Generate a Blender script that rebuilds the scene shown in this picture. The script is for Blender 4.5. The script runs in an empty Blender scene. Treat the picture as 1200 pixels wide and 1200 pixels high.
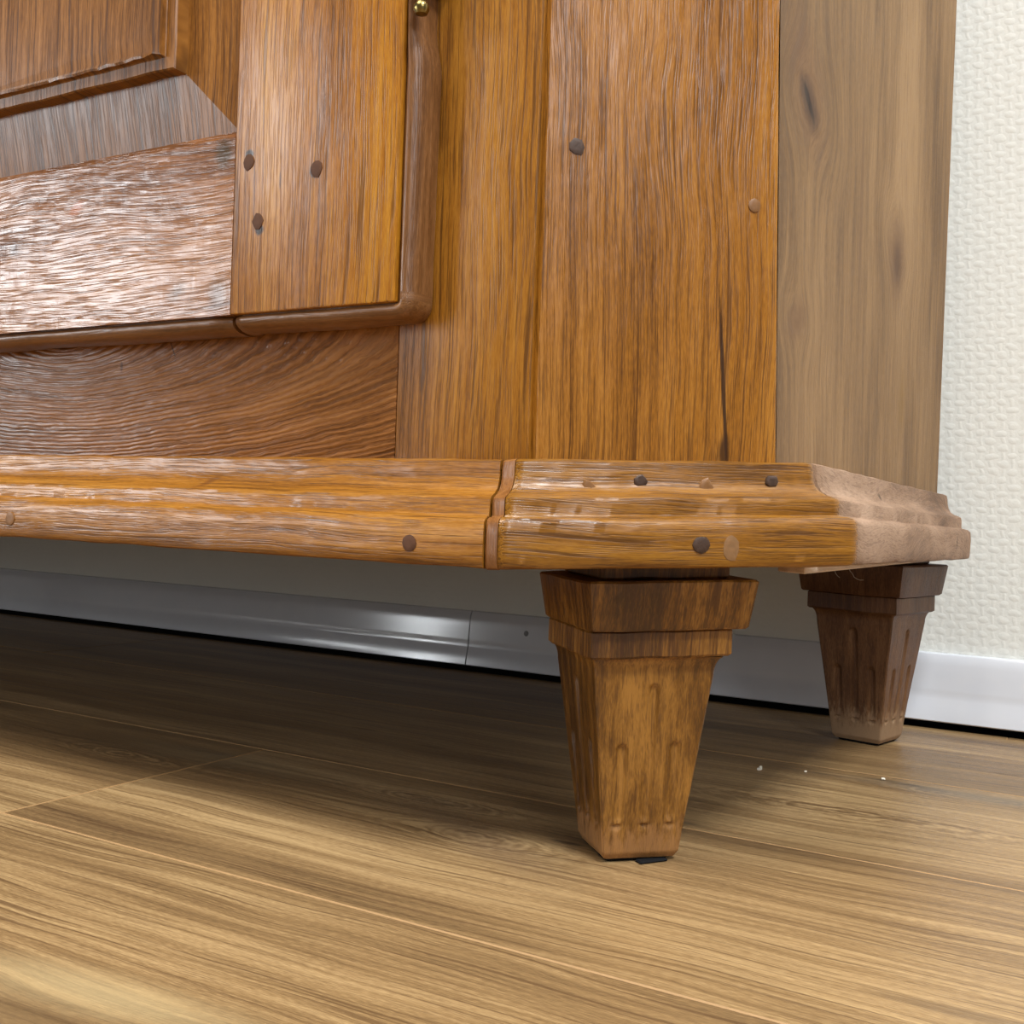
import bpy, bmesh, math, random
from mathutils import Vector, Matrix, noise

random.seed(7)
S = bpy.context.scene
COL = S.collection

# ------------------------------------------------------------------ camera
R_ = Vector((0.86037696, 0.50848176, 0.03460915))
U_ = Vector((-0.03071009, -0.01605978, 0.99939931))
F_ = Vector((-0.50873213, 0.86092298, -0.00179806))
cam_data = bpy.data.cameras.new('camera')
cam_data.sensor_width = 36.0
cam_data.lens = 1299.61 * 36.0 / 1200.0
cam_data.clip_start = 0.01
cam = bpy.data.objects.new('camera', cam_data)
COL.objects.link(cam)
M = Matrix(((R_.x, U_.x, -F_.x, 0), (R_.y, U_.y, -F_.y, 0), (R_.z, U_.z, -F_.z, 0), (0, 0, 0, 1)))
cam.matrix_world = Matrix.Translation((0, 0, 0.18)) @ M
S.camera = cam

# ------------------------------------------------------------------ light
S.view_settings.view_transform = 'Standard'
S.view_settings.look = 'None'
S.view_settings.gamma = 1.0
S.view_settings.use_curve_mapping = False
S.view_settings.exposure = 0.22
S.cycles.use_denoising = True
S.cycles.denoising_prefilter = 'NONE'
S.cycles.max_bounces = 8

W = bpy.data.worlds.new('room_light')
S.world = W
W.use_nodes = True
bg = W.node_tree.nodes['Background']
bg.inputs[0].default_value = (1.0, 0.98, 0.95, 1)
bg.inputs[1].default_value = 0.15

def area(name, loc, target, sx, sy, power, col):
    L = bpy.data.lights.new(name, 'AREA')
    L.shape = 'RECTANGLE'; L.size = sx; L.size_y = sy
    L.energy = power; L.color = col
    o = bpy.data.objects.new(name, L)
    COL.objects.link(o)
    o.location = loc
    d = Vector(target) - Vector(loc)
    o.rotation_euler = d.to_track_quat('-Z', 'Y').to_euler()
    return o
area('left_window_daylight', (-3.3, -1.72, 0.93), (0.0, -1.72, 0.93), 1.05, 0.62, 34, (0.93, 0.97, 1.0))
area('glass_door_daylight', (-3.3, -2.66, 0.80), (0.0, -1.6, 0.80), 0.26, 1.1, 20, (0.93, 0.97, 1.0))
area('right_window_daylight', (2.6, -1.75, 1.9), (-0.2, 0.6, 0.6), 0.9, 0.9, 36, (0.90, 0.95, 1.0))
area('overhead_light', (-0.75, -0.55, 2.45), (-0.75, -0.55, 0), 1.1, 1.1, 54, (1.0, 0.95, 0.86))
area('overhead_light', (0.95, -0.25, 2.45), (0.95, -0.25, 0), 0.60, 0.60, 80, (0.95, 0.98, 1.0))  # added unseen light, daylight tint, brightens the right wall from above

# ------------------------------------------------------------------ helpers
def lin(r, g, b):
    f = lambda c: (c / 255 / 12.92) if c / 255 <= 0.04045 else ((c / 255 + 0.055) / 1.055) ** 2.4
    return (f(r), f(g), f(b), 1.0)

class NT:
    """small shorthand for building node trees"""
    def __init__(s, name):
        s.m = bpy.data.materials.new(name); s.m.use_nodes = True
        s.t = s.m.node_tree; s.t.nodes.clear()
        s.out = s.t.nodes.new('ShaderNodeOutputMaterial')
    def put(s, sock, v):
        if hasattr(v, 'is_linked') or isinstance(v, bpy.types.NodeSocket):
            s.t.links.new(v, sock)
        else:
            sock.default_value = v
    def math(s, op, a, b=0.0, c=None, clamp=False):
        n = s.t.nodes.new('ShaderNodeMath'); n.operation = op; n.use_clamp = clamp
        s.put(n.inputs[0], a); s.put(n.inputs[1], b)
        if c is not None: s.put(n.inputs[2], c)
        return n.outputs[0]
    def xyz(s, x, y, z):
        n = s.t.nodes.new('ShaderNodeCombineXYZ')
        s.put(n.inputs[0], x); s.put(n.inputs[1], y); s.put(n.inputs[2], z)
        return n.outputs[0]
    def sep(s, v):
        n = s.t.nodes.new('ShaderNodeSeparateXYZ'); s.put(n.inputs[0], v)
        return n.outputs
    def noise(s, v, scale=1.0, detail=2.0, rough=0.5, dist=0.0):
        n = s.t.nodes.new('ShaderNodeTexNoise')
        s.put(n.inputs['Vector'], v)
        n.inputs['Scale'].default_value = scale; n.inputs['Detail'].default_value = detail
        n.inputs['Roughness'].default_value = rough; n.inputs['Distortion'].default_value = dist
        return n.outputs['Fac']
    def step(s, v, lo, hi):
        n = s.t.nodes.new('ShaderNodeMapRange'); n.interpolation_type = 'SMOOTHSTEP'
        s.put(n.inputs[0], v); s.put(n.inputs[1], lo); s.put(n.inputs[2], hi)
        n.inputs[3].default_value = 0; n.inputs[4].default_value = 1
        return n.outputs[0]
    def ramp(s, v, stops):
        n = s.t.nodes.new('ShaderNodeValToRGB'); s.put(n.inputs[0], v)
        e = n.color_ramp.elements
        while len(e) < len(stops): e.new(0.5)
        for k, (p, c) in enumerate(stops): e[k].position = p; e[k].color = c
        return n.outputs[0]
    def mix(s, f, a, b, mode='MIX'):
        n = s.t.nodes.new('ShaderNodeMix'); n.data_type = 'RGBA'; n.blend_type = mode
        s.put(n.inputs[0], f); s.put(n.inputs[6], a); s.put(n.inputs[7], b)
        return n.outputs[2]
    def attr(s, name):
        n = s.t.nodes.new('ShaderNodeAttribute'); n.attribute_name = name
        return n.outputs['Vector']
    def bump(s, h, strength, dist):
        n = s.t.nodes.new('ShaderNodeBump')
        n.inputs['Strength'].default_value = strength; n.inputs['Distance'].default_value = dist
        s.put(n.inputs['Height'], h)
        return n.outputs[0]
    def bsdf(s, col, rough, normal=None, spec=0.5, metal=0.0, coat=0.0, coat_rough=0.1):
        n = s.t.nodes.new('ShaderNodeBsdfPrincipled')
        s.put(n.inputs['Base Color'], col); s.put(n.inputs['Roughness'], rough)
        n.inputs['Specular IOR Level'].default_value = spec
        n.inputs['Metallic'].default_value = metal
        n.inputs['Coat Weight'].default_value = coat
        n.inputs['Coat Roughness'].default_value = coat_rough
        if normal is not None: s.t.links.new(normal, n.inputs['Normal'])
        s.t.links.new(n.outputs[0], s.out.inputs[0])
        return s.m

def wood(name, dark, mid, light, seed=0.0, rough=0.36, spec=0.5, coat=0.0, pore=0.55, pore_col=(60, 32, 12),
         fa=1.0, fb=1.0, warp=0.005, knots=(), rings=None, feats=(), lowbump=0.6, bump=0.24, foot=None,
         contrast=1.0, porebias=0.0, depthscale=1.0, coat_rough=0.18, fleck=0.0, lines=0.8, swirl=0.0):
    """oak: attribute g = (along the grain, across it, depth) in metres"""
    T = NT(name)
    a, b, c = T.sep(T.attr('g'))
    g0a, g0b = a, b
    c = T.math('MULTIPLY', c, depthscale)
    s1 = seed * 7.31
    wv = T.noise(T.xyz(T.math('MULTIPLY_ADD', a, 5.0, s1), T.math('MULTIPLY', b, 9.0), T.math('MULTIPLY_ADD', c, 9.0, s1)), 1.0, 2.0)
    b = T.math('ADD', b, T.math('MULTIPLY', T.math('SUBTRACT', wv, 0.5), warp * 4))
    sw = None
    for (ka, kb, ra, rb, st) in knots:
        da = T.math('SUBTRACT', a, ka); db = T.math('SUBTRACT', b, kb)
        q = T.math('ADD', T.math('POWER', T.math('DIVIDE', da, ra), 2.0), T.math('POWER', T.math('DIVIDE', db, rb), 2.0))
        e = T.math('EXPONENT', T.math('MULTIPLY', q, -1.0))
        b = T.math('SUBTRACT', b, T.math('MULTIPLY', T.math('MULTIPLY', db, e), st))
        if swirl:
            qn = T.math('ADD', T.math('SQRT', q), T.math('MULTIPLY', T.noise(T.xyz(T.math('MULTIPLY', a, 45.0), T.math('MULTIPLY', b, 110.0), s1), 1.0, 3.0, 0.6), 1.1))
            e2 = T.math('EXPONENT', T.math('MULTIPLY', q, -0.7))
            w2 = T.math('MULTIPLY', T.math('MULTIPLY', T.math('SINE', T.math('MULTIPLY', qn, 19.0)), e2), swirl)
            sw = w2 if sw is None else T.math('ADD', sw, w2)
    wave = None
    if rings:
        a0, b0, kk, period, amp = rings
        da = T.math('MULTIPLY', T.math('SUBTRACT', a, a0), kk); db = T.math('SUBTRACT', b, b0)
        r = T.math('SQRT', T.math('ADD', T.math('MULTIPLY', da, da), T.math('MULTIPLY', db, db)))
        jit = T.noise(T.xyz(T.math('MULTIPLY', a, 60.0), T.math('MULTIPLY', b, 160.0), s1), 1.0, 2.0)
        r = T.math('ADD', r, T.math('MULTIPLY', T.math('SUBTRACT', jit, 0.5), period * 0.9))
        wave = T.math('SINE', T.math('MULTIPLY', r, 2 * math.pi / period))
        b = r
    ox = seed * 3.7
    tone = T.noise(T.xyz(T.math('MULTIPLY_ADD', a, 2.6 * fa, ox), T.math('MULTIPLY', b, 20 * fb), T.math('MULTIPLY_ADD', c, 20 * fb, ox)), 1.0, 3.0, 0.55)
    grain = T.noise(T.xyz(T.math('MULTIPLY_ADD', a, 9 * fa, ox + 5), T.math('MULTIPLY', b, 230 * fb), T.math('MULTIPLY_ADD', c, 230 * fb, ox)), 1.0, 4.0, 0.65)
    pn = T.noise(T.xyz(T.math('MULTIPLY_ADD', a, 30 * fa, ox + 9), T.math('MULTIPLY', b, 1250 * fb), T.math('MULTIPLY_ADD', c, 1250 * fb, ox)), 1.0, 1.0, 0.5)
    ln = T.noise(T.xyz(T.math('MULTIPLY_ADD', a, 11 * fa, ox + 3), T.math('MULTIPLY', b, 520 * fb), T.math('MULTIPLY_ADD', c, 520 * fb, ox)), 1.0, 2.0, 0.5)
    fine = T.noise(T.xyz(T.math('MULTIPLY_ADD', a, 220, ox), T.math('MULTIPLY', b, 1900), T.math('MULTIPLY', c, 1900)), 1.0, 1.0)
    # pores gather in bands
    pb = T.math('ADD', T.math('MULTIPLY', T.math('SUBTRACT', grain, 0.5), 0.14), T.math('MULTIPLY', T.math('SUBTRACT', tone, 0.5), 0.10))
    pf = T.step(T.math('ADD', T.math('SUBTRACT', pn, pb), porebias), 0.50, 0.68)
    pl = T.step(T.math('ADD', T.math('SUBTRACT', ln, pb), porebias), 0.585, 0.665)
    pm = T.math('MAXIMUM', T.math('MULTIPLY', pf, 0.62), T.math('MULTIPLY', pl, lines))
    v = T.math('ADD', T.math('MULTIPLY', T.math('SUBTRACT', tone, 0.5), 0.9 * contrast), T.math('MULTIPLY', T.math('SUBTRACT', grain, 0.5), 0.7 * contrast))
    v = T.math('ADD', v, T.math('MULTIPLY', T.math('SUBTRACT', fine, 0.5), 0.42))
    v = T.math('ADD', v, 0.5)
    if wave is not None:
        v = T.math('ADD', v, T.math('MULTIPLY', wave, 0.10 * rings[4]))
    if sw is not None:
        v = T.math('ADD', v, sw)
    if fleck:
        fl = T.noise(T.xyz(T.math('MULTIPLY_ADD', a, 120, ox), T.math('MULTIPLY', b, 38), T.math('MULTIPLY', c, 40)), 1.0, 2.5, 0.6, 1.0)
        v = T.math('ADD', v, T.math('MULTIPLY', T.math('SUBTRACT', fl, 0.5), fleck))
    col = T.ramp(v, [(0.22, lin(*dark)), (0.5, lin(*mid)), (0.80, lin(*light))])
    col = T.mix(T.math('MULTIPLY', pm, pore), col, lin(*pore_col))
    h = T.math('ADD', T.math('MULTIPLY', pm, -0.55), T.math('MULTIPLY', grain, 0.55))
    if lowbump:
        lb = T.noise(T.xyz(T.math('MULTIPLY_ADD', g0a, 16, ox), T.math('MULTIPLY', g0b, 34), T.math('MULTIPLY', c, 34)), 1.0, 3.0, 0.6)
        h = T.math('ADD', h, T.math('MULTIPLY', lb, lowbump * 6))
    if wave is not None:
        h = T.math('ADD', h, T.math('MULTIPLY', wave, 0.30 * rings[4]))
    if fleck:
        h = T.math('ADD', h, T.math('MULTIPLY', fl, fleck * 1.6))
    rg = T.math('ADD', rough, T.math('MULTIPLY', T.math('SUBTRACT', grain, 0.5), 0.22))
    en = None
    for (ka, kb, ra, rb, slant, fc, st, soft) in feats:
        if en is None:
            en = T.math('SUBTRACT', T.noise(T.xyz(T.math('MULTIPLY_ADD', g0a, 90, ox), T.math('MULTIPLY', g0b, 260), 0.0), 1.0, 3.0, 0.6), 0.5)
        da = T.math('SUBTRACT', g0a, ka)
        db = T.math('SUBTRACT', T.math('SUBTRACT', g0b, kb), T.math('MULTIPLY', da, slant))
        q = T.math('SQRT', T.math('ADD', T.math('POWER', T.math('DIVIDE', da, ra), 2.0), T.math('POWER', T.math('DIVIDE', db, rb), 2.0)))
        q = T.math('ADD', q, T.math('MULTIPLY', en, 0.7))
        mk = T.math('MULTIPLY', T.math('SUBTRACT', 1.0, T.step(q, 1.0 - soft, 1.0 + soft)), st)
        col = T.mix(mk, col, lin(*fc))
        if st > 0.95:
            h = T.math('SUBTRACT', h, T.math('MULTIPLY', mk, 1.2))
    if foot:
        z0, fc, st = foot
        fn = T.noise(T.xyz(T.math('MULTIPLY', g0a, 120), T.math('MULTIPLY', g0b, 330), T.math('MULTIPLY', c, 330)), 1.0, 3.0, 0.7)
        mk = T.math('SUBTRACT', 1.0, T.step(T.math('ADD', g0a, T.math('MULTIPLY', T.math('SUBTRACT', fn, 0.5), 0.05)), z0 * 0.35, z0))
        col = T.mix(T.math('MULTIPLY', mk, st), col, lin(*fc))
        rg = T.math('ADD', rg, T.math('MULTIPLY', mk, 0.3))
    return T.bsdf(col, rg, T.bump(h, bump, 0.0011), spec, 0.0, coat, coat_rough)

def plain(name, col, rough=0.5, metal=0.0, spec=0.5, var=0.15, scale=300.0):
    T = NT(name)
    tc = T.t.nodes.new('ShaderNodeTexCoord')
    n = T.noise(tc.outputs['Object'], scale, 3.0)
    f = T.math('MULTIPLY_ADD', T.math('SUBTRACT', n, 0.5), var * 2, 1.0)
    cc = T.mix(1.0, lin(*col), T.xyz(f, f, f), 'MULTIPLY')
    return T.bsdf(cc, rough, T.bump(n, 0.25, 0.0006), spec, metal)

def link(name, me, m, parent=None, smooth=None):
    o = bpy.data.objects.new(name, me)
    COL.objects.link(o)
    if m is not None: me.materials.append(m)
    if parent is not None:
        o.parent = parent
    if smooth is not None:
        me.shade_smooth(); me.set_sharp_from_angle(angle=math.radians(smooth))
    return o

def root_of(p):
    """world position of a parent chain made of translations only"""
    v = Vector((0, 0, 0))
    while p is not None:
        v += p.location; p = p.parent
    return v

def set_g(me, gf, off):
    at = me.attributes.new('g', 'FLOAT_VECTOR', 'POINT')
    for i, v in enumerate(me.vertices):
        at.data[i].vector = gf(v.co + off)

def build(name, bm, m, parent=None, gf=None, smooth=None, world_g=True):
    """bm is in world coordinates; the object sits at its parent's origin"""
    off = root_of(parent) if parent is not None else Vector((0, 0, 0))
    bmesh.ops.recalc_face_normals(bm, faces=bm.faces[:])
    me = bpy.data.meshes.new(name)
    if off.length: bmesh.ops.translate(bm, verts=bm.verts[:], vec=-off)
    bm.to_mesh(me); bm.free()
    if gf: set_g(me, gf, off)
    return link(name, me, m, parent, smooth)

def slab_bm(front, back, bev=0.0012, seg=2, bm=None):
    bm = bm or bmesh.new()
    f = [bm.verts.new(Vector(p)) for p in front]
    k = [bm.verts.new(Vector(p)) for p in back]
    n = len(f)
    bm.faces.new(f); bm.faces.new(k[::-1])
    for i in range(n):
        bm.faces.new((f[i], k[i], k[(i + 1) % n], f[(i + 1) % n]))
    bmesh.ops.recalc_face_normals(bm, faces=bm.faces[:])
    if bev:
        bmesh.ops.bevel(bm, geom=bm.edges[:], offset=bev, segments=seg, affect='EDGES', profile=0.5, clamp_overlap=True)
    return bm

def box_bm(x0, x1, y0, y1, z0, z1, bev=0.0012, seg=2):
    return slab_bm([(x0, y0, z0), (x1, y0, z0), (x1, y0, z1), (x0, y0, z1)],
                   [(x0, y1, z0), (x1, y1, z0), (x1, y1, z1), (x0, y1, z1)], bev, seg)

def nz(x, y=0.0, z=0.0):
    return noise.noise(Vector((x, y, z)))

# ------------------------------------------------------------------ room
T = NT('embossed_wallpaper')
tc = T.t.nodes.new('ShaderNodeTexCoord')
px, py, pz = T.sep(tc.outputs['Object'])
wob = T.math('MULTIPLY', T.math('SUBTRACT', T.noise(T.xyz(px, 0.0, pz), 60.0, 2.0), 0.5), 0.009)
wob2 = T.math('MULTIPLY', T.math('SUBTRACT', T.noise(T.xyz(px, 3.0, pz), 70.0, 2.0), 0.5), 0.007)
ua = T.math('DIVIDE', T.math('ADD', T.math('ADD', px, wob), T.math('MULTIPLY', pz, 0.04)), 0.0086)
vb = T.math('DIVIDE', T.math('ADD', pz, wob2), 0.0068)
fu = T.math('SUBTRACT', T.math('FRACT', ua), 0.5); fv = T.math('SUBTRACT', T.math('FRACT', vb), 0.5)
par = T.math('MODULO', T.math('ABSOLUTE', T.math('ADD', T.math('FLOOR', ua), T.math('FLOOR', vb))), 2.0)
blob = T.math('SUBTRACT', 1.0, T.math('ADD', T.math('MULTIPLY', T.math('POWER', T.math('ABSOLUTE', fu), 2.0), 3.2), T.math('MULTIPLY', T.math('POWER', T.math('ABSOLUTE', fv), 2.0), 4.4)), clamp=True)
rib = T.math('SUBTRACT', 1.0, T.math('ADD', T.math('MULTIPLY', T.math('POWER', T.math('ABSOLUTE', fu), 2.0), 22.0), T.math('MULTIPLY', T.math('POWER', T.math('ABSOLUTE', fv), 2.0), 1.2)), clamp=True)
hh = T.math('ADD', T.math('MULTIPLY', blob, T.math('SUBTRACT', 1.0, par)), T.math('MULTIPLY', T.math('MULTIPLY', rib, 0.6), par))
hh = T.math('ADD', hh, T.math('MULTIPLY', T.noise(tc.outputs['Object'], 420.0, 2.0), 0.5))
wallpaper = T.bsdf(lin(240, 241, 234), 0.6, T.bump(hh, 0.22, 0.0014), 0.4)

bm = box_bm(-3.4, 2.4, 1.05, 1.15, 0.018, 2.6, 0)       # the wall lining stops short of the floor behind the skirting
slab_bm([(-3.4, 1.14, -0.009), (2.4, 1.14, -0.009), (2.4, 1.14, 0.0179), (-3.4, 1.14, 0.0179)],
        [(-3.4, 1.15, -0.009), (2.4, 1.15, -0.009), (2.4, 1.15, 0.0179), (-3.4, 1.15, 0.0179)], 0, 1, bm)
o = build('wall_back', bm, wallpaper)
o['kind'] = 'structure'

sub = plain('underlay', (20, 16, 12), 0.9)
floor = build('floor', box_bm(-3.4, 2.4, -2.6, 1.15, -0.03, -0.009, 0), sub)
floor['kind'] = 'structure'

FK = [(-0.385, 0.567, 0.055, 0.012, 1.6), (-0.318, 0.515, 0.05, 0.018, 1.3), (-0.105, 0.792, 0.07, 0.012, 1.5),
      (-0.62, 0.535, 0.06, 0.014, 1.0), (-0.16, 0.70, 0.10, 0.02, 0.9)]
FF = [(-0.372, 0.566, 0.035, 0.006, 0.0, (92, 74, 58), 0.35, 0.9), (-0.325, 0.520, 0.055, 0.016, -0.5, (108, 86, 68), 0.4, 0.9),
      (-0.275, 0.538, 0.010, 0.0022, 0.0, (62, 48, 34), 0.8, 0.5), (-0.10, 0.795, 0.09, 0.010, 0.0, (104, 92, 76), 0.6, 0.7),
      (-0.155, 0.802, 0.025, 0.004, -0.1, (70, 58, 44), 0.6, 0.6), (-0.245, 0.615, 0.018, 0.0025, 0.0, (80, 66, 50), 0.7, 0.5),
      (-0.56, 0.565, 0.08, 0.016, 0.0, (128, 112, 84), 0.4, 0.8), (-0.35, 0.243, 0.045, 0.014, 0.1, (104, 84, 58), 0.5, 0.8), (-0.33, 0.272, 0.06, 0.012, 0.1, (214, 190, 142), 0.4, 0.9), (-0.06, 0.44, 0.03, 0.004, 0.0, (96, 74, 50), 0.6, 0.6),  # the palest patch is floor glare put into the wood colour
      (-0.55, 0.71, 0.012, 0.002, 0.0, (70, 48, 28), 0.6, 0.6), (-0.47, 0.69, 0.012, 0.002, 0.0, (70, 48, 28), 0.6, 0.6)]
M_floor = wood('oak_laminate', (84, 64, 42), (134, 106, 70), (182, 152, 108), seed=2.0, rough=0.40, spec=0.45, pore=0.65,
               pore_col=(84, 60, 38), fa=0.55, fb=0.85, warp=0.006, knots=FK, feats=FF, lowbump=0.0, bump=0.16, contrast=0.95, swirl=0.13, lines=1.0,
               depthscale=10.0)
M_edge = plain('plank_bevel', (156, 122, 80), 0.6)
PITCH, Y0, LEN = 0.2113, 0.3935, 1.286
def plank(x0, x1, y0, y1, rnd):
    bm = bmesh.new()
    gap, e, d = 0.0002, 0.0009, 0.0005
    ring0 = [(x0 + gap, y0 + gap, -0.009), (x1 - gap, y0 + gap, -0.009), (x1 - gap, y1 - gap, -0.009), (x0 + gap, y1 - gap, -0.009)]
    ring1 = [(p[0], p[1], -d) for p in ring0]
    ring2 = [(x0 + e, y0 + e, 0), (x1 - e, y0 + e, 0), (x1 - e, y1 - e, 0), (x0 + e, y1 - e, 0)]
    rr = [[bm.verts.new(p) for p in r] for r in (ring0, ring1, ring2)]
    for A, B, mi in ((rr[0], rr[1], 1), (rr[1], rr[2], 1)):
        for i in range(4):
            f = bm.faces.new((A[i], A[(i + 1) % 4], B[(i + 1) % 4], B[i])); f.material_index = mi
    bm.faces.new(rr[2])
    me = bpy.data.meshes.new('floor_plank'); bm.to_mesh(me); bm.free()
    set_g(me, lambda p: (p.x, p.y, rnd), Vector((0, 0, 0)))
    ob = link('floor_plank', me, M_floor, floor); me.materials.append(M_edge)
    return ob
for r in range(-14, 4):
    ya, yb = Y0 + r * PITCH, min(Y0 + (r + 1) * PITCH, 1.0375)
    xo = -0.5585 if r == 0 else -0.5585 + random.choice((0.42, 0.66, 0.93)) + 0.05 * random.random()
    if r == -1: xo = 0.35
    if r in (1, 2): xo = 0.05 + 0.07 * r
    x = xo - 3 * LEN
    while x < 2.4:
        xa, xb = max(x, -3.4), min(x + LEN, 2.4)
        if xb - xa > 0.02: plank(xa, xb, ya, yb, round(r * 0.37 + x * 0.21, 3))
        x += LEN

# baseboard: two lengths of glossy plastic skirting
T = NT('white_gloss_plastic')
tc = T.t.nodes.new('ShaderNodeTexCoord')
n1 = T.noise(tc.outputs['Object'], 35.0, 2.0)
M_base = T.bsdf(T.mix(n1, lin(222, 225, 232), lin(232, 234, 238)), 0.13, T.bump(n1, 0.03, 0.001), 0.5)
base = bpy.data.objects.new('baseboard_back', None); COL.objects.link(base)
base.location = (-0.5, 1.05, 0.0); base['kind'] = 'structure'
BP = [(0.0135, 0.0062), (0.0147, 0.0072), (0.0140, 0.012), (0.0122, 0.020), (0.0108, 0.026), (0.0100, 0.0300), (0.0101, 0.0325),
      (0.0098, 0.0350), (0.0088, 0.046), (0.0077, 0.056), (0.0064, 0.0625), (0.0050, 0.0650), (0.0030, 0.0658), (0.0, 0.066), (0.0, 0.0062)]
def skirting(x0, x1):
    bm = bmesh.new()
    A = [bm.verts.new((x0, 1.0495 - d, z)) for d, z in BP]; B = [bm.verts.new((x1, 1.0495 - d, z)) for d, z in BP]
    n = len(BP)
    for i in range(n):
        bm.faces.new((A[i], A[(i + 1) % n], B[(i + 1) % n], B[i]))
    bm.faces.new(A); bm.faces.new(B[::-1])
    return build('skirting_length', bm, M_base, base, None, 30)
skirting(-3.4, -0.6655); skirting(-0.6640, 2.4)
bm = bmesh.new()
bmesh.ops.create_uvsphere(bm, u_segments=16, v_segments=8, radius=0.0032)
bmesh.ops.scale(bm, vec=(1, 0.4, 1), verts=bm.verts[:]); bmesh.ops.translate(bm, vec=(-0.592, 1.0412, 0.047), verts=bm.verts[:])
o = build('screw', bm, plain('grey_plastic', (150, 150, 150), 0.35), base, None, 60)
o['label'] = 'small grey screw cap'

# ------------------------------------------------------------------ cabinet
cab = bpy.data.objects.new('cabinet', None); COL.objects.link(cab)
XM = -1.12                                    # middle of the front
cab.location = (XM, 0.74, 0.0)
cab['label'] = 'antique honey-coloured oak cabinet with canted corners on tapered fluted legs'
cab['category'] = 'cabinet'
q = math.sqrt(0.5)
C0 = Vector((-0.244, 0.546, 0)); UU = Vector((q, q, 0)); NN = Vector((q, -q, 0))
def cu(u, off, z): return C0 + UU * u + NN * off + Vector((0, 0, z))
g_vx = lambda p: (p.z, p.x, p.y)
g_hx = lambda p: (p.x, p.z, p.y)
g_vu = lambda p: (p.z, (p - C0).dot(UU), (p - C0).dot(NN))
g_hu = lambda p: ((p - C0).dot(UU), p.z, (p - C0).dot(NN))
g_vy = lambda p: (p.z, p.y, p.x)
g_hy = lambda p: (p.y, p.z, p.x)
ZT = 1.02
FY = 0.476

M_stile = wood('oak_stile', (100, 60, 12), (152, 98, 26), (184, 128, 44), seed=1.0, rough=0.34, pore=0.8, porebias=0.012, warp=0.004)
M_cant = wood('oak_canted_board', (92, 54, 14), (146, 94, 28), (180, 124, 48), seed=3.6, rough=0.27, contrast=0.75, pore=0.8, warp=0.006, spec=0.4,
              feats=[(0.250, 0.0335, 0.046, 0.0011, -0.085, (46, 26, 12), 0.9, 0.35), (0.214, 0.0352, 0.008, 0.003, 0.0, (52, 30, 14), 0.85, 0.5)])
M_side = wood('oak_bare_side', (98, 71, 42), (133, 102, 66), (156, 124, 86), seed=5.0, rough=0.62, spec=0.3, pore=0.35, pore_col=(92, 66, 42),
              warp=0.006, lowbump=0.15, bump=0.3,
              fb=0.5, contrast=1.25,
               knots=[(0.4154, 0.62, 0.03, 0.045, 1.2), (0.3844, 0.838, 0.03, 0.045, 1.2), (0.29, 0.605, 0.02, 0.03, 1.0)],
               feats=[(0.424, 0.617, 0.034, 0.026, -0.4, (112, 80, 54), 0.55, 0.8), (0.4154, 0.62, 0.013, 0.015, -0.6, (72, 50, 34), 0.8, 0.5),
                      (0.416, 0.619, 0.008, 0.0050, -1.0, (40, 22, 12), 0.95, 0.4),
                      (0.374, 0.838, 0.028, 0.022, 0.0, (100, 70, 46), 0.75, 0.7), (0.370, 0.838, 0.012, 0.010, 0.0, (78, 54, 36), 0.6, 0.6),
                      (0.29, 0.605, 0.012, 0.014, 0.6, (104, 74, 50), 0.6, 0.7),
                      (0.395, 0.735, 0.07, 0.0035, 0.0, (104, 76, 52), 0.6, 0.6), (0.27, 0.865, 0.022, 0.010, 0.0, (128, 96, 50), 0.6, 0.7)])
M_brail = wood('oak_lower_rail', (88, 52, 22), (134, 84, 38), (166, 112, 60), seed=8.0, rough=0.27, pore=0.45, warp=0.003,
               rings=(-0.63, 0.283, 0.22, 0.0025, 1.0), lowbump=0.5, bump=0.36,
               feats=[(-0.527, 0.272, 0.003, 0.0010, -2.0, (50, 28, 14), 0.9, 0.4), (-0.572, 0.262, 0.0012, 0.003, 0.0, (70, 40, 20), 0.8, 0.4)])
M_dstile = wood('oak_door_stile', (108, 64, 12), (164, 104, 24), (200, 140, 40), seed=11.0, rough=0.34, pore=0.68, warp=0.004,
               feats=[(0.3727, -0.4458, 0.0026, 0.0030, 0.0, (34, 18, 10), 0.95, 0.3), (0.3302, -0.4366, 0.0030, 0.0034, 0.0, (34, 18, 10), 0.95, 0.3),
                      (0.3580, -0.3990, 0.0036, 0.0026, 0.0, (40, 22, 12), 0.9, 0.3), (0.3555, -0.4225, 0.0050, 0.0007, 0.0, (84, 50, 22), 0.8, 0.4)])
M_drail = wood('oak_door_rail', (100, 60, 32), (140, 90, 50), (168, 118, 74), seed=13.0, rough=0.21, pore=0.6, warp=0.006, fleck=0.24, lowbump=0.6, bump=0.42,
               feats=[(-0.591, 0.3585, 0.006, 0.0035, 0.3, (150, 78, 26), 0.85, 0.5), (-0.466, 0.376, 0.006, 0.008, 0.0, (52, 44, 28), 0.75, 0.6),
                      (-0.467, 0.296, 0.007, 0.009, 0.0, (70, 44, 22), 0.65, 0.8), (-0.50, 0.300, 0.006, 0.004, 0.3, (60, 38, 18), 0.6, 0.8),
                      (-0.652, 0.338, 0.004, 0.003, 0.0, (66, 40, 24), 0.7, 0.6)])
M_panel = wood('oak_door_panel', (84, 50, 18), (126, 80, 30), (158, 106, 46), seed=17.0, rough=0.33, spec=0.4, pore=0.9, warp=0.004, lowbump=0.3, bump=0.2, depthscale=0.02)
M_bead = wood('oak_bead', (84, 52, 26), (120, 80, 44), (150, 108, 70), seed=19.0, rough=0.34, pore=0.4)
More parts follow.
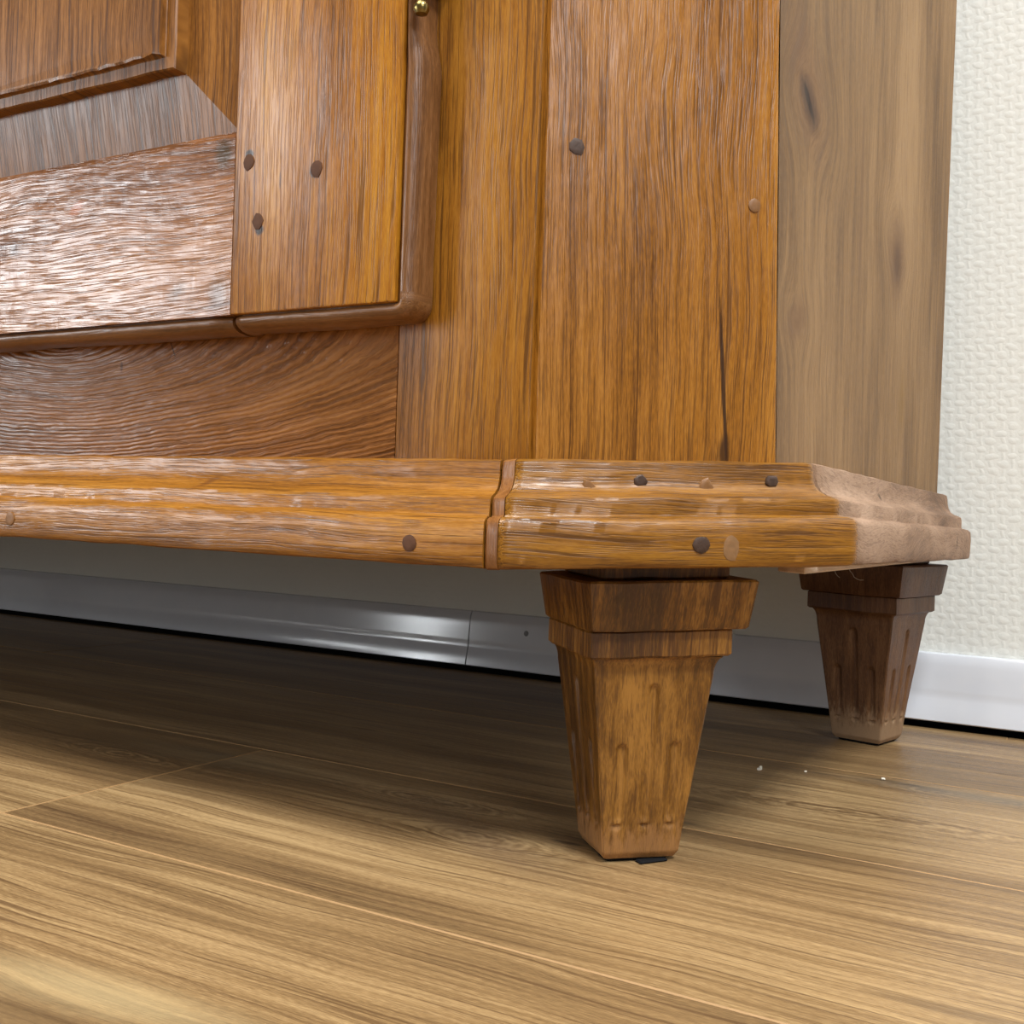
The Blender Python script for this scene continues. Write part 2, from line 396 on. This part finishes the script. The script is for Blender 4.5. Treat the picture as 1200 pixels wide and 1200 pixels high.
M_mf = wood('oak_front_moulding', (100, 58, 16), (146, 94, 28), (178, 124, 50), seed=23.0, rough=0.3, pore=0.7, lowbump=0.8, bump=0.34,
            feats=[(-0.47, 0.190, 0.006, 0.002, 0.5, (90, 50, 20), 0.6, 0.6)])
M_mc = wood('oak_canted_moulding', (84, 52, 10), (130, 84, 20), (162, 112, 34), seed=29.0, rough=0.32, pore=0.8, lowbump=0.9, bump=0.34)
M_ms = wood('oak_bare_moulding', (100, 74, 56), (142, 112, 88), (172, 142, 118), seed=31.0, rough=0.65, spec=0.3, pore=0.4, pore_col=(100, 74, 56),
            fa=3.5, fb=0.6, warp=0.02, lowbump=0.3,
            feats=[(0.913, 0.1665, 0.003, 0.006, 0.0, (70, 50, 36), 0.7, 0.5), (0.72, 0.196, 0.003, 0.002, 0.0, (60, 40, 28), 0.8, 0.5)])
M_leg = wood('oak_leg', (66, 40, 10), (114, 74, 22), (158, 110, 46), seed=37.0, rough=0.36, pore=0.6, pore_col=(70, 38, 14), lowbump=0.3, contrast=1.5,
             foot=(0.024, (160, 114, 66), 0.6), fb=0.9)
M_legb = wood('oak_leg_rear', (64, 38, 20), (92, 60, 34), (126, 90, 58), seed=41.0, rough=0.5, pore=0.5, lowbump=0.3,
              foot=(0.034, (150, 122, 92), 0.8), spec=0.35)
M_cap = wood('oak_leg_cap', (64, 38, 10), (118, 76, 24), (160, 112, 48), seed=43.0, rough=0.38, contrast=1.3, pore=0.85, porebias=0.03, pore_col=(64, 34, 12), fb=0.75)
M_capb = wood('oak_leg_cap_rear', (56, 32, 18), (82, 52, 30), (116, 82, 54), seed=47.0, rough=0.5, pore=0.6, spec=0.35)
M_pale = wood('oak_raw_strip', (176, 150, 128), (204, 180, 158), (220, 200, 180), seed=53.0, rough=0.7, spec=0.25, pore=0.25, pore_col=(150, 120, 98))
M_in = wood('oak_carcass', (84, 54, 30), (112, 76, 44), (132, 94, 58), seed=59.0, rough=0.7, spec=0.25)
M_iron = plain('dark_iron', (66, 46, 34), 0.55, 0.2, var=0.5, scale=700.0)
M_pegd = plain('dark_oak_peg', (84, 54, 36), 0.65, spec=0.3, var=0.3)
M_pegl = plain('oak_peg', (122, 82, 40), 0.5, var=0.3)
M_brass = plain('aged_brass', (134, 116, 70), 0.3, 1.0, var=0.3)
M_felt = plain('black_felt', (26, 26, 28), 0.95, spec=0.1)

right_side = []                                # parts repeated, mirrored, at the far left end
def keep(o): right_side.append(o); return o

# carcass: back, bottom and top close the box
build('back_board', box_bm(2 * XM + 0.19, -0.19, 0.985, 1.0, 0.19, ZT), M_in, cab, g_vx)
poly = [(2 * XM + 0.285, 0.498), (-0.285, 0.498), (-0.20, 0.583), (-0.20, 0.983), (2 * XM + 0.20, 0.983), (2 * XM + 0.20, 0.583)]
build('bottom_board', slab_bm([(x, y, 0.160) for x, y in poly], [(x, y, 0.178) for x, y in poly], 0.0008, 1), M_in, cab, g_hx)
poly = [(2 * XM + 0.255, 0.448), (-0.255, 0.448), (-0.145, 0.558), (-0.145, 1.0), (2 * XM + 0.145, 1.0), (2 * XM + 0.145, 0.558)]
build('top_board', slab_bm([(x, y, ZT) for x, y in poly], [(x, y, ZT + 0.028) for x, y in poly], 0.004, 3), M_stile, cab, g_hx)

# front frame
keep(build('front_stile', box_bm(-0.3552, -0.2740, FY, FY + 0.022, 0.185, ZT, 0.0012), M_stile, cab, g_vx, 30))
build('bottom_rail', box_bm(2 * XM + 0.3556, -0.3556, FY + 0.0008, FY + 0.022, 0.185, 0.300, 0.0008), M_brail, cab, g_hx, 30)
build('top_rail', box_bm(2 * XM + 0.3556, -0.3556, FY + 0.0008, FY + 0.022, 0.945, ZT, 0.0008), M_brail, cab, g_hx, 30)
build('centre_post', box_bm(XM - 0.04, XM + 0.04, FY + 0.001, FY + 0.022, 0.3005, 0.9445, 0.0008), M_stile, cab, g_vx, 30)

# canted corner board (its right edge leans a little) and the bare side board behind it
def cant_edge(z): return 0.0665 - 0.0277 * (min(z, 0.62) - 0.209)
def cant_board():
    zs = [0.186, 0.62, ZT]
    bm = bmesh.new()
    zf = [0.186 + (ZT - 0.186) * i / 40 for i in range(41)]
    cols = 6
    rows = []
    for z in zf:
        l = -0.0690 + 0.0006 * nz(z * 22, 3.1); r = cant_edge(z) - 0.0006 + 0.0005 * nz(z * 30, 9.7)
        prof = [(l, 0.006), (l, 0.0235), (l + 0.0022, 0.0268), (l + 0.0032, 0.0279)] + [(l + (r - l) * k / cols, 0.028) for k in range(1, cols)] + [(r - 0.0014, 0.0279), (r - 0.0003, 0.0265), (r - 0.012, 0.006)]
        rows.append([bm.verts.new(cu(u, o, z)) for u, o in prof])
    n = len(rows[0])
    for a, b in zip(rows, rows[1:]):
        for i in range(n):
            bm.faces.new((a[i], a[(i + 1) % n], b[(i + 1) % n], b[i]))
    bm.faces.new(rows[0]); bm.faces.new(rows[-1][::-1])
    return bm
keep(build('canted_board', cant_board(), M_cant, cab, g_vu, 30))
def side_board():
    bm = bmesh.new(); rows = []
    for i in range(25):
        z = 0.186 + (ZT - 0.186) * i / 24
        p = cu(cant_edge(z), 0.0272, z)
        xb = -0.1729 + 0.0045 * (min(z, 0.65) - 0.205)
        ym = 1.019
        pr = [(p.x - 0.0008, p.y + 0.0002)] + [(p.x + (xb - p.x) * k / 5, p.y + (ym - p.y) * k / 5) for k in range(1, 5)] + [(xb, ym - 0.002), (xb - 0.0018, ym), (xb - 0.02, ym), (xb - 0.02, p.y + 0.02), ]
        rows.append([bm.verts.new((x, y, z)) for x, y in pr])
    n = len(rows[0])
    for a, b in zip(rows, rows[1:]):
        for k in range(n):
            bm.faces.new((a[k], a[(k + 1) % n], b[(k + 1) % n], b[k]))
    bm.faces.new(rows[0]); bm.faces.new(rows[-1][::-1])
    return bm
o = keep(build('side_board', side_board(), M_side, cab, g_vy, 40)); o['label'] = 'bare greyish brown side board with small knots'

# base moulding
PROF = [(-0.010, 0.1525), (0.030, 0.1518), (0.0322, 0.1526), (0.0333, 0.1545), (0.0336, 0.160), (0.0336, 0.168), (0.0332, 0.1735), (0.0318, 0.1757),
        (0.0295, 0.1766), (0.0268, 0.1768), (0.0262, 0.1776), (0.0262, 0.1836), (0.0255, 0.1856), (0.0235, 0.1868), (0.0205, 0.1880), (0.0178, 0.1900),
        (0.0160, 0.1930), (0.0152, 0.1965), (0.0150, 0.2005), (0.0143, 0.2036), (0.0120, 0.2046), (0.001, 0.2048), (-0.010, 0.2048)]
def moulding(name, P0, t, n, s0, s1, dz, mat, gf, scale=1.0, seg=90, jit=0.0005, seed=0.0, endround=0.0):
    P0, t, n = Vector(P0), Vector(t), Vector(n)
    bm = bmesh.new(); rows = []
    for i in range(seg + 1):
        f = i / seg
        row = []
        for j, (d, z) in enumerate(PROF):
            D = d * scale
            s = s0(D) + (s1(D) - s0(D)) * f
            w = 1.0 if D > 0.002 else 0.0
            jd = jit * w * (nz(s * 28 + seed, j * 0.45, seed) + 0.6 * nz(s * 90 + seed, j * 0.8, seed))
            jz = jit * 0.9 * w * nz(s * 35 - seed, j * 0.4, seed + 7)
            if endround:
                e = min(f, 1 - f) * abs(s1(D) - s0(D))
                if e < endround: jd -= (1 - math.sqrt(max(0, 1 - (1 - e / endround) ** 2))) * endround * 0.8 * w
            p = P0 + t * s + n * (D + jd); p.z = z + dz(s) + jz
            row.append(bm.verts.new(p))
        rows.append(row)
    m = len(PROF)
    for a, b in zip(rows, rows[1:]):
        for k in range(m):
            bm.faces.new((a[k], a[(k + 1) % m], b[(k + 1) % m], b[k]))
    bm.faces.new(rows[0]); bm.faces.new(rows[-1][::-1])
    return build(name, bm, mat, cab, gf, 38)
sc_f = 0.037 / 0.0336
# front: runs along x, split in the middle where nobody sees
e_front = lambda D: -0.283 + 0.225 * max(D, 0)
keep(moulding('front_moulding', (0, FY, 0), (1, 0, 0), (0, -1, 0), lambda D: XM + 0.0004, e_front, lambda s: 0.0008 * (-0.28 - s) - 0.0018 * (1 if s < -9 else 0),
         M_mf, g_hx, sc_f, 160, 0.0006, 1.3))
tilt = lambda s: 0.0028 + 0.031 * s
e_cl = lambda D: -0.0700 - 0.64 * max(D, 0)
e_cr = lambda D: 0.0665 + 0.86 * max(D, 0)
mc = keep(moulding('canted_moulding', C0 + NN * 0.028, UU, NN, e_cl, e_cr, tilt, M_mc, g_hu, 1.0, 70, 0.0006, 4.2, 0.0022))
sd = lambda s: 0.0055 - 0.012 * (s - 0.57)
ms = keep(moulding('side_moulding', (-0.1735, 0, 0), (0, 1, 0), (1, 0, 0), lambda D: 0.5765 + 0.40 * max(D, 0), lambda D: 0.985, sd,
              M_ms, g_hy, 1.02, 90, 0.0006, 8.8, 0.0015))
ms['label'] = 'bare greyish pink moulding on the cabinet side'
# small mitre strip between the front and canted mouldings
bm = bmesh.new(); A = []; B = []
for d, z in PROF:
    D = d * sc_f; k = 0.0006 if d > 0.002 else -0.001
    A.append(bm.verts.new((e_front(D) + 0.0005, FY - D + 0.0015, z - 0.0004)))
    p = C0 + NN * (0.028 + d - 0.0012) + UU * (e_cl(d) - 0.0006); B.append(bm.verts.new((p.x, p.y, z + tilt(e_cl(d)))))
m = len(PROF)
for k in range(m): bm.faces.new((A[k], A[(k + 1) % m], B[(k + 1) % m], B[k]))
bm.faces.new(A); bm.faces.new(B[::-1])
M_strip = wood('oak_mitre_strip', (92, 56, 22), (128, 80, 34), (156, 106, 56), seed=61.0, rough=0.4, pore=0.3)
keep(build('mitre_strip', bm, M_strip, cab, g_vx, 38))
# pale raw strip seen under the side moulding
o = keep(build('side_strip', slab_bm([(-0.158, 0.562, 0.1525), (-0.158, 0.94, 0.1515), (-0.158, 0.94, 0.1600), (-0.158, 0.562, 0.1600)],
                            [(-0.176, 0.575, 0.1525), (-0.176, 0.94, 0.1515), (-0.176, 0.94, 0.1600), (-0.176, 0.575, 0.1600)], 0.0006, 1), M_pale, cab, g_hy))
o['label'] = 'pale raw wood strip under the side moulding'

# ---- legs
def half(z):
    if z < 0.099: return 0.0205 + (0.0325 - 0.0205) * (z / 0.099) ** 1.05
    t = (z - 0.099) / 0.010
    return 0.0325 + 0.0052 * (1 - math.sqrt(max(0, 1 - t * t)))
def seg_dist(u, z, u0, z0, z1):
    zz = min(max(z, z0), z1)
    return math.hypot(u - u0, (z - zz) * 0.8)
FL = [(0.0, 0.026, 0.0905), (-0.0147, 0.026, 0.0590), (0.0142, 0.026, 0.0600)]
def flute(u, z):
    d = 0.0
    for u0, z0, z1 in FL:
        r = seg_dist(u, z, u0, z0, z1) / 0.0034
        if r < 1:
            k = 0.55 + 0.45 * max(0.0, 1 - (z1 - z) / 0.022)
            d = max(d, 0.0017 * k * (1 - r ** 3))
    # a small scoop below the end of each flute
    for u0, z0, z1 in FL:
        r = math.hypot(u - u0, (z - 0.0205) * 1.1) / 0.0036
        if r < 1 and z < 0.0205: d = max(d, 0.0011 * (1 - r * r))
    return d
def leg(loc, rot, mshaft, mcap, lbl=None, seed=0.0, tiltz=0.0, shift=0.0):
    rt = Matrix.Rotation(rot, 4, 'Z')
    NU, NV = 56, 100
    bm = bmesh.new()
    grid = []
    zs = [0.002 + (0.1085 - 0.002) * j / NV for j in range(NV + 1)]
    for j, z in enumerate(zs):
        h = half(z)
        if j < 3: h -= (3 - j) * 0.0005
        ring = []
        for f in range(4):
            ca, sa = math.cos(f * math.pi / 2), math.sin(f * math.pi / 2)
            for i in range(NU):
                w = -1 + 2 * i / NU
                u = w * h
                e = h - abs(u)
                out = h - flute(u, z)
                r = 0.0016
                if e < r:
                    cut = r - math.sqrt(max(0, r * r - (r - e) ** 2)); out -= cut * 0.45
                    u -= math.copysign(cut * 0.0, u)
                    if i == 0: u += r * 0.3
                out += 0.00035 * nz(u * 60 + seed, z * 25, f * 3.0 + seed)
                x, y = u, -out
                ring.append(bm.verts.new((x * ca - y * sa, x * sa + y * ca, z)))
        grid.append(ring)
    n = 4 * NU
    for a, b in zip(grid, grid[1:]):
        for i in range(n):
            bm.faces.new((a[i], a[(i + 1) % n], b[(i + 1) % n], b[i]))
    bm.faces.new(grid[0][::-1]); bm.faces.new(grid[-1])
    me = bpy.data.meshes.new('leg'); bm.to_mesh(me); bm.free()
    set_g(me, lambda p: (p.z, p.x + seed, p.y), Vector((0, 0, 0)))
    L = link('leg', me, mshaft, cab, 40)
    L.location = Vector(loc) - cab.location
    L.rotation_euler = (0, 0, rot)
    if lbl: L['label'] = lbl
    def block(name, z0, z1, h0, h1, mat, sx=0.0, cove=False):
        bm = bmesh.new()
        hs = [(z0, h0 - 0.0012), (z0 + 0.0012, h0), (z1 - 0.001, h1), (z1, h1 - 0.001)]
        NS = 14
        rings = []
        for z, h in hs:
            ring = []
            for f in range(4):
                ca, sa = math.cos(f * math.pi / 2), math.sin(f * math.pi / 2)
                for i in range(NS):
                    w = -1 + 2 * i / NS
                    x, y = w * h, -h
                    if i == 0: x += 0.0007; y += 0.0007
                    y += 0.0005 * nz(w * 2.2 + seed, z * 40, f + seed)
                    xx, yy = x * ca - y * sa + sx, x * sa + y * ca
                    ring.append(bm.verts.new((xx, yy, z + tiltz * xx + 0.0005 * nz(xx * 60, yy * 60, seed))))
            rings.append(ring)
        n = 4 * NS
        for a, b in zip(rings, rings[1:]):
            for i in range(n): bm.faces.new((a[i], a[(i + 1) % n], b[(i + 1) % n], b[i]))
        bm.faces.new(rings[0][::-1]); bm.faces.new(rings[-1])
        me = bpy.data.meshes.new(name); bm.to_mesh(me); bm.free()
        set_g(me, lambda p: (p.z, p.x + seed, p.y), Vector((0, 0, 0)))
        return link(name, me, mat, L, 40)
    block('leg_collar', 0.1080, 0.1222, 0.0385, 0.0385, mcap, shift * 0.3)
    block('leg_cap', 0.1222, 0.1474, 0.0425, 0.0458, mcap, shift)
    block('leg_block', 0.1474, 0.1595, 0.0345, 0.0345, mcap, shift)
    block('felt_pad', 0.0, 0.0025, 0.0180, 0.0185, M_felt)
    return L
LF = leg((C0.x, C0.y, 0), math.pi / 4, M_leg, M_cap, 'front leg with rounded flutes and a worn pale foot', 0.0, 0.03, 0.0042)
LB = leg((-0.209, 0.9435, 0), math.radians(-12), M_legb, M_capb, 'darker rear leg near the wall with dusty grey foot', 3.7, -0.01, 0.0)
leg((2 * XM - C0.x, C0.y, 0), -math.pi / 4, M_leg, M_cap, None, 6.1)
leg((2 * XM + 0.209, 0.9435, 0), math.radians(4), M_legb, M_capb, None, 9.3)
bm = box_bm(-0.0085, 0.0085, -0.0030, 0.0030, 0.0001, 0.0014, 0.0008, 1)
me = bpy.data.meshes.new('pad_tab'); bm.to_mesh(me); bm.free()
t_ = link('pad_tab', me, M_felt, LF); t_.location = (0.0060, -0.0205, 0.0); t_.rotation_euler = (0, 0, 0.2)

# ---- door
DX1, DZ0, DZ1 = -0.3325, 0.2748, 0.955
DX0 = XM + 0.012
BW = 0.0104
door = bpy.data.objects.new('door', None); COL.objects.link(door); door.parent = cab
door.location = Vector((DX1, 0.466, DZ0)) - cab.location
SY = 0.454
sx0 = -0.4572                                  # stile / rail joint
build('door_stile', box_bm(sx0 + 0.0003, DX1 - BW + 0.0006, SY, 0.4745, DZ0 + BW - 0.001, DZ1, 0.0011), M_dstile, door, g_vx, 30)
build('door_stile', box_bm(DX0, DX0 + 0.10, SY, 0.4745, DZ0 + BW - 0.001, DZ1, 0.0011), M_dstile, door, g_vx, 30)
# lower rail with a narrow stepped upper edge
zt = 0.3886
pr = [(SY + 0.0003, DZ0 + BW - 0.001), (SY + 0.0003, zt - 0.0042), (SY + 0.0008, zt - 0.0039), (SY + 0.0018, zt - 0.0034), (SY + 0.0026, zt - 0.0006), (SY + 0.0036, zt), (0.4745, zt), (0.4745, DZ0 + BW - 0.001)]
bm = bmesh.new()
A = [bm.verts.new((DX0 + 0.1003, y, z)) for y, z in pr]; B = [bm.verts.new((sx0, y, z)) for y, z in pr]
for k in range(len(pr)): bm.faces.new((A[k], A[(k + 1) % len(pr)], B[(k + 1) % len(pr)], B[k]))
bm.faces.new(A); bm.faces.new(B[::-1])
o = build('door_rail', bm, M_drail, door, g_hx); o['label'] = 'glossy lower door rail with rippled figure'
build('door_rail', box_bm(DX0 + 0.1003, sx0, SY + 0.0003, 0.4745, DZ1 - 0.105, DZ1, 0.001), M_drail, door, g_hx)
# raised panel with wide bevel and two steps
def panel():
    xr, zb, xl, zt_ = sx0 - 0.0006, zt - 0.0012, DX0 + 0.101, DZ1 - 0.104
    rings = [(0.0, 0.4605), (0.0385, 0.4528), (0.0386, 0.4522), (0.0389, 0.4450), (0.0397, 0.4440), (0.0460, 0.4438), (0.0466, 0.4432), (0.0468, 0.4408), (0.0480, 0.4402)]
    bm = bmesh.new(); R = []
    NSX, NSZ = 60, 60
    for k, (o_, y) in enumerate(rings):
        loop = []
        a, b, c, d = xr - o_, xl + o_, zb + o_, zt_ - o_
        pts = [(b + (a - b) * i / NSX, c, 0) for i in range(NSX)] + [(a, c + (d - c) * i / NSZ, 1) for i in range(NSZ)] \
            + [(a + (b - a) * i / NSX, d, 2) for i in range(NSX)] + [(b, d + (c - d) * i / NSZ, 3) for i in range(NSZ)]
        for x, z, f in pts:
            jx = jz = jy = 0.0
            if 1 <= k:
                j = 0.0006 * nz(x * 60, z * 60, 1.0)
                if k >= 7 and f == 0:            # chipped lower arris of the field
                    ch = max(0.0, nz(x * 60, 5.2) + 0.7 * nz(x * 230, 1.7) + 0.05)
                    jz += 0.0042 * ch * (1 if k == 8 else 0.6); jy += (0.0016 * ch if k == 8 else 0)
                jz += j; jx += j * 0.5
            loop.append(bm.verts.new((x + jx, y + jy, z + jz)))
        R.append(loop)
    n = len(R[0])
    for A, B in zip(R, R[1:]):
        for i in range(n): bm.faces.new((A[i], A[(i + 1) % n], B[(i + 1) % n], B[i]))
    bm.faces.new(R[-1])
    back = [bm.verts.new((v.co.x, 0.468, v.co.z)) for v in R[0]]
    for i in range(n): bm.faces.new((R[0][(i + 1) % n], R[0][i], back[i], back[(i + 1) % n]))
    bm.faces.new(back[::-1])
    return bm
o = build('door_panel', panel(), M_panel, door, g_vx, 8); o['label'] = 'raised door panel with wide bevel and chipped edge'
# rounded bead round the door edge: one on the stile (turning the corner), one on the rail
BPR = [(BW, 0.4740), (BW, 0.4568), (BW - 0.0004, 0.4578), (BW - 0.0014, 0.4580), (BW - 0.0020, 0.4566), (BW - 0.0035, 0.4556), (BW - 0.0058, 0.4560), (BW - 0.0078, 0.4580), (BW - 0.0094, 0.4614), (0.0003, 0.4655), (0.0, 0.4700), (0.0008, 0.4756)]
def bead(path, seed):
    """path: list of (origin x, origin z, out x, out z, radial) ; w runs inward from the edge"""
    bm = bmesh.new(); rows = []
    for k, (ex, ez, ox, oz) in enumerate(path):
        row = []
        for j, (w, y) in enumerate(BPR):
            g = (BW - w)
            jt = 0.0009 * nz(ex * 24 + seed, ez * 17, 0.3) * (g / BW) + 0.0003 * nz(ex * 120, ez * 120, j * 0.5 + seed)
            e = min(k, len(path) - 1 - k)
            if ox > 0.99:
                tt = min(max((ez - 0.404) / 0.024, 0), 1); jt -= 0.0036 * tt * tt * (3 - 2 * tt) * (g / BW)
            tp = 0.0022 * max(0, 1 - e / 3.0) if seed > 5 or k < 4 else 0.0
            row.append(bm.verts.new((ex + ox * (g + jt), y + tp * (g > 0.001), ez + oz * (g + jt))))
        rows.append(row)
    n = len(BPR)
    for a, b in zip(rows, rows[1:]):
        for i in range(n): bm.faces.new((a[i], a[(i + 1) % n], b[(i + 1) % n], b[i]))
    bm.faces.new(rows[0]); bm.faces.new(rows[-1][::-1])
    return bm
ix, iz = DX1 - BW, DZ0 + BW
p1 = [(sx0 + 0.0012 + (ix - sx0 - 0.0012) * i / 60, iz, 0, -1) for i in range(61)]
p1 += [(ix, iz, math.sin(a), -math.cos(a)) for a in [math.pi / 2 * k / 10 for k in range(1, 10)]]
p1 += [(ix, iz + (DZ1 - iz) * i / 160, 1, 0) for i in range(161)]
gb = lambda p: (p.z, p.x, p.y) if p.z > iz + 0.001 else (p.x, p.z, p.y)
build('edge_bead', bead(p1, 2.0), M_bead, door, gb, 50)
p2 = [(DX0 + (sx0 - 0.0012 - DX0) * i / 140, iz, 0, -1) for i in range(141)]
build('edge_bead', bead(p2, 9.0), M_bead, door, gb, 50)

def disc(name, P, n, r, h, mat, parent, sides=9, irr=0.12, seed=0.0, sq=1.0, lbl=None):
    """a short peg or nail head whose axis is n, its face standing h proud of P"""
    n = Vector(n).normalized(); t = Vector((0, 0, 1)); s = t.cross(n).normalized()
    bm = bmesh.new(); rings = []
    for o_, k in ((-0.003, 1.0), (h * 0.6, 1.0), (h, 0.82), (h * 1.05, 0.4)):
        rings.append([])
        for i in range(sides):
            a = 2 * math.pi * i / sides
            rr = r * k * (1 + irr * nz(math.cos(a) * 2 + seed, math.sin(a) * 2, seed))
            rings[-1].append(bm.verts.new(Vector(P) + s * (rr * math.cos(a)) + t * (rr * sq * math.sin(a)) + n * (o_ + h * 0.25 * nz(a, seed))))
    for a, b in zip(rings, rings[1:]):
        for i in range(sides): bm.faces.new((a[i], a[(i + 1) % sides], b[(i + 1) % sides], b[i]))
    bm.faces.new(rings[0][::-1]); bm.faces.new(rings[-1])
    o = build(name, bm, mat, parent, None, 40)
    if lbl: o['label'] = lbl
    return o
for i, (x, z) in enumerate(((-0.446, 0.3685), (-0.3968, 0.3585), (-0.438, 0.3349))):
    disc('peg', (x, SY, z), (0, -1, 0), 0.0040, 0.0005, M_pegd, door, 10, 0.2, i * 3.3, 1.15)
disc('peg', cu(-0.0506, 0.028, 0.3625), NN, 0.0042, 0.0005, M_iron, cab, 7, 0.45, 1.2, 1.0, 'dark worn square iron nail head')
disc('peg', cu(0.0477, 0.028, 0.3431), NN, 0.0036, 0.0006, M_pegl, cab, 12, 0.15, 2.2, 1.0, 'small round oak peg')
MO = 0.0
nails = ((-0.0160, 0.0455, 0.1964, 0.0036, M_iron), (0.0186, 0.0462, 0.1948, 0.0046, M_pegl), (0.0546, 0.0455, 0.1990, 0.0034, M_iron), (-0.0433, 0.0462, 0.1928, 0.0034, M_pegl))
for i, (u, off, z, r, mt) in enumerate(nails):
    disc('nail', cu(u, off - 0.0022, z), NN, r, 0.0013, mt, mc, 9, 0.45, i * 2.1)
disc('nail', cu(0.0093, 0.0616, 0.1662), NN, 0.0046, 0.0007, M_iron, mc, 12, 0.2, 5.0, 0.9)
disc('nail', cu(0.0252, 0.0614, 0.1652), NN, 0.0042, 0.0004, plain('putty', (128, 92, 54), 0.6, var=0.3), mc, 12, 0.3, 6.0, 1.5)
mf = [o for o in cab.children if o.name.startswith('front_moulding')][0]
disc('nail', (-0.3166, 0.4390, 0.1622), (0, -1, 0), 0.0042, 0.0007, M_pegd, mf, 12, 0.2, 7.0)
disc('nail', (-0.6247, 0.4390, 0.1636), (0, -1, 0), 0.0042, 0.0006, M_pegl, mf, 12, 0.2, 8.0)

# hinge pin at the door edge
hinge = bpy.data.objects.new('hinge', None); COL.objects.link(hinge); hinge.parent = cab
hinge.location = Vector((-0.3300, 0.4520, 0.4262)) - cab.location
def lathe(name, prof, center, mat, parent, seg=20):
    bm = bmesh.new(); rows = []
    for r, z in prof:
        rows.append([bm.verts.new((center[0] + r * math.cos(2 * math.pi * i / seg), center[1] + r * math.sin(2 * math.pi * i / seg), center[2] + z)) for i in range(seg)])
    for a, b in zip(rows, rows[1:]):
        for i in range(seg): bm.faces.new((a[i], a[(i + 1) % seg], b[(i + 1) % seg], b[i]))
    bm.faces.new(rows[0][::-1]); bm.faces.new(rows[-1])
    return build(name, bm, mat, parent, None, 40)
hc = (-0.3300, 0.4520, 0.4262)
lathe('finial', [(0.0006, 0.0), (0.0030, 0.0009), (0.0041, 0.0030), (0.0040, 0.0050), (0.0028, 0.0068), (0.0022, 0.0076), (0.0026, 0.0082), (0.0026, 0.0092)], hc, M_brass, hinge)
lathe('knuckle', [(0.0030, 0.0092), (0.0036, 0.0098), (0.0036, 0.0350), (0.0030, 0.0356)], hc, M_brass, hinge)
lathe('knuckle', [(0.0030, 0.0358), (0.0036, 0.0362), (0.0036, 0.0650), (0.0030, 0.0656)], hc, M_brass, hinge)
build('leaf', box_bm(-0.3312, -0.3288, 0.4545, 0.4775, 0.4480, 0.4930, 0.0004, 1), M_brass, hinge)

# mirrored far end, out of the picture but closing the piece of furniture
cabloc = cab.location
for src in right_side:
    me = src.data.copy()
    me.transform(Matrix.Scale(-1, 4, (1, 0, 0))); me.flip_normals()
    o = bpy.data.objects.new(src.name.split('.')[0], me); COL.objects.link(o); o.parent = cab; o.location = (0, 0, 0)

# the left door, a mirrored copy
door2 = bpy.data.objects.new('door', None); COL.objects.link(door2); door2.parent = cab
door2.location = (-door.location.x, door.location.y, door.location.z)
for src in list(door.children):
    if src.name.startswith('peg'): continue
    me = src.data.copy()
    me.transform(Matrix.Scale(-1, 4, (1, 0, 0))); me.flip_normals()
    o = bpy.data.objects.new(src.name.split('.')[0], me); COL.objects.link(o); o.parent = door2

# ------------------------------------------------------------------ crumbs and cobweb
M_crumb = plain('crumb_white', (236, 228, 210), 0.8)
def crumb(x, y, r, lbl, seed):
    bm = bmesh.new(); bmesh.ops.create_icosphere(bm, subdivisions=2, radius=r)
    for v in bm.verts:
        v.co *= 1 + 0.45 * nz(v.co.x / r + seed, v.co.y / r, v.co.z / r)
        v.co.z *= 0.6
    zmin = min(v.co.z for v in bm.verts)
    bmesh.ops.translate(bm, vec=(0, 0, -zmin), verts=bm.verts[:])
    me = bpy.data.meshes.new('crumb'); bm.to_mesh(me); bm.free()
    o = link('crumb', me, M_crumb, None, 30); o.location = (x, y, 0)
    o['label'] = lbl; o['category'] = 'crumb'; o['group'] = 'white crumbs on the floor'
crumb(-0.2454, 0.7753, 0.0019, 'larger of the two white crumbs lying together on the floor between the legs', 1.0)
crumb(-0.2475, 0.7845, 0.0012, 'tiny white crumb just behind the larger crumb between the legs', 2.0)
crumb(-0.1657, 0.8041, 0.0014, 'single white crumb on the floor in front of the rear leg', 3.0)
crumb(-0.2170, 0.7920, 0.0010, 'faint tiny crumb midway between the two brighter crumb spots', 4.0)

bm = bmesh.new()
def strand(pts, r=0.00030):
    prev = None
    for p in pts:
        ring = [bm.verts.new((p[0] + r * math.cos(a), p[1], p[2] + r * math.sin(a))) for a in (0, 2.1, 4.2)]
        if prev:
            for i in range(3): bm.faces.new((prev[i], prev[(i + 1) % 3], ring[(i + 1) % 3], ring[i]))
        prev = ring
for k in range(6):
    x0 = -0.236 + 0.007 * k + random.uniform(-0.002, 0.002); y0 = 0.883
    pts = []
    for i in range(12):
        t = i / 11
        pts.append((x0 + (0.010 * math.sin(3 * t + k) + 0.002 * nz(t * 9, k)) * (0.4 + 0.6 * t), y0 - 0.004 * t, 0.1497 - (0.002 + 0.0026 * k % 0.012) * t * (1.0 + 0.4 * math.sin(5 * t + k))))
    strand(pts)
M_web = plain('grey_lint', (170, 160, 150), 0.9)
o = build('cobweb', bm, M_web, None)
o['label'] = 'wisp of grey cobweb hanging at the top of the rear leg'; o['category'] = 'cobweb'
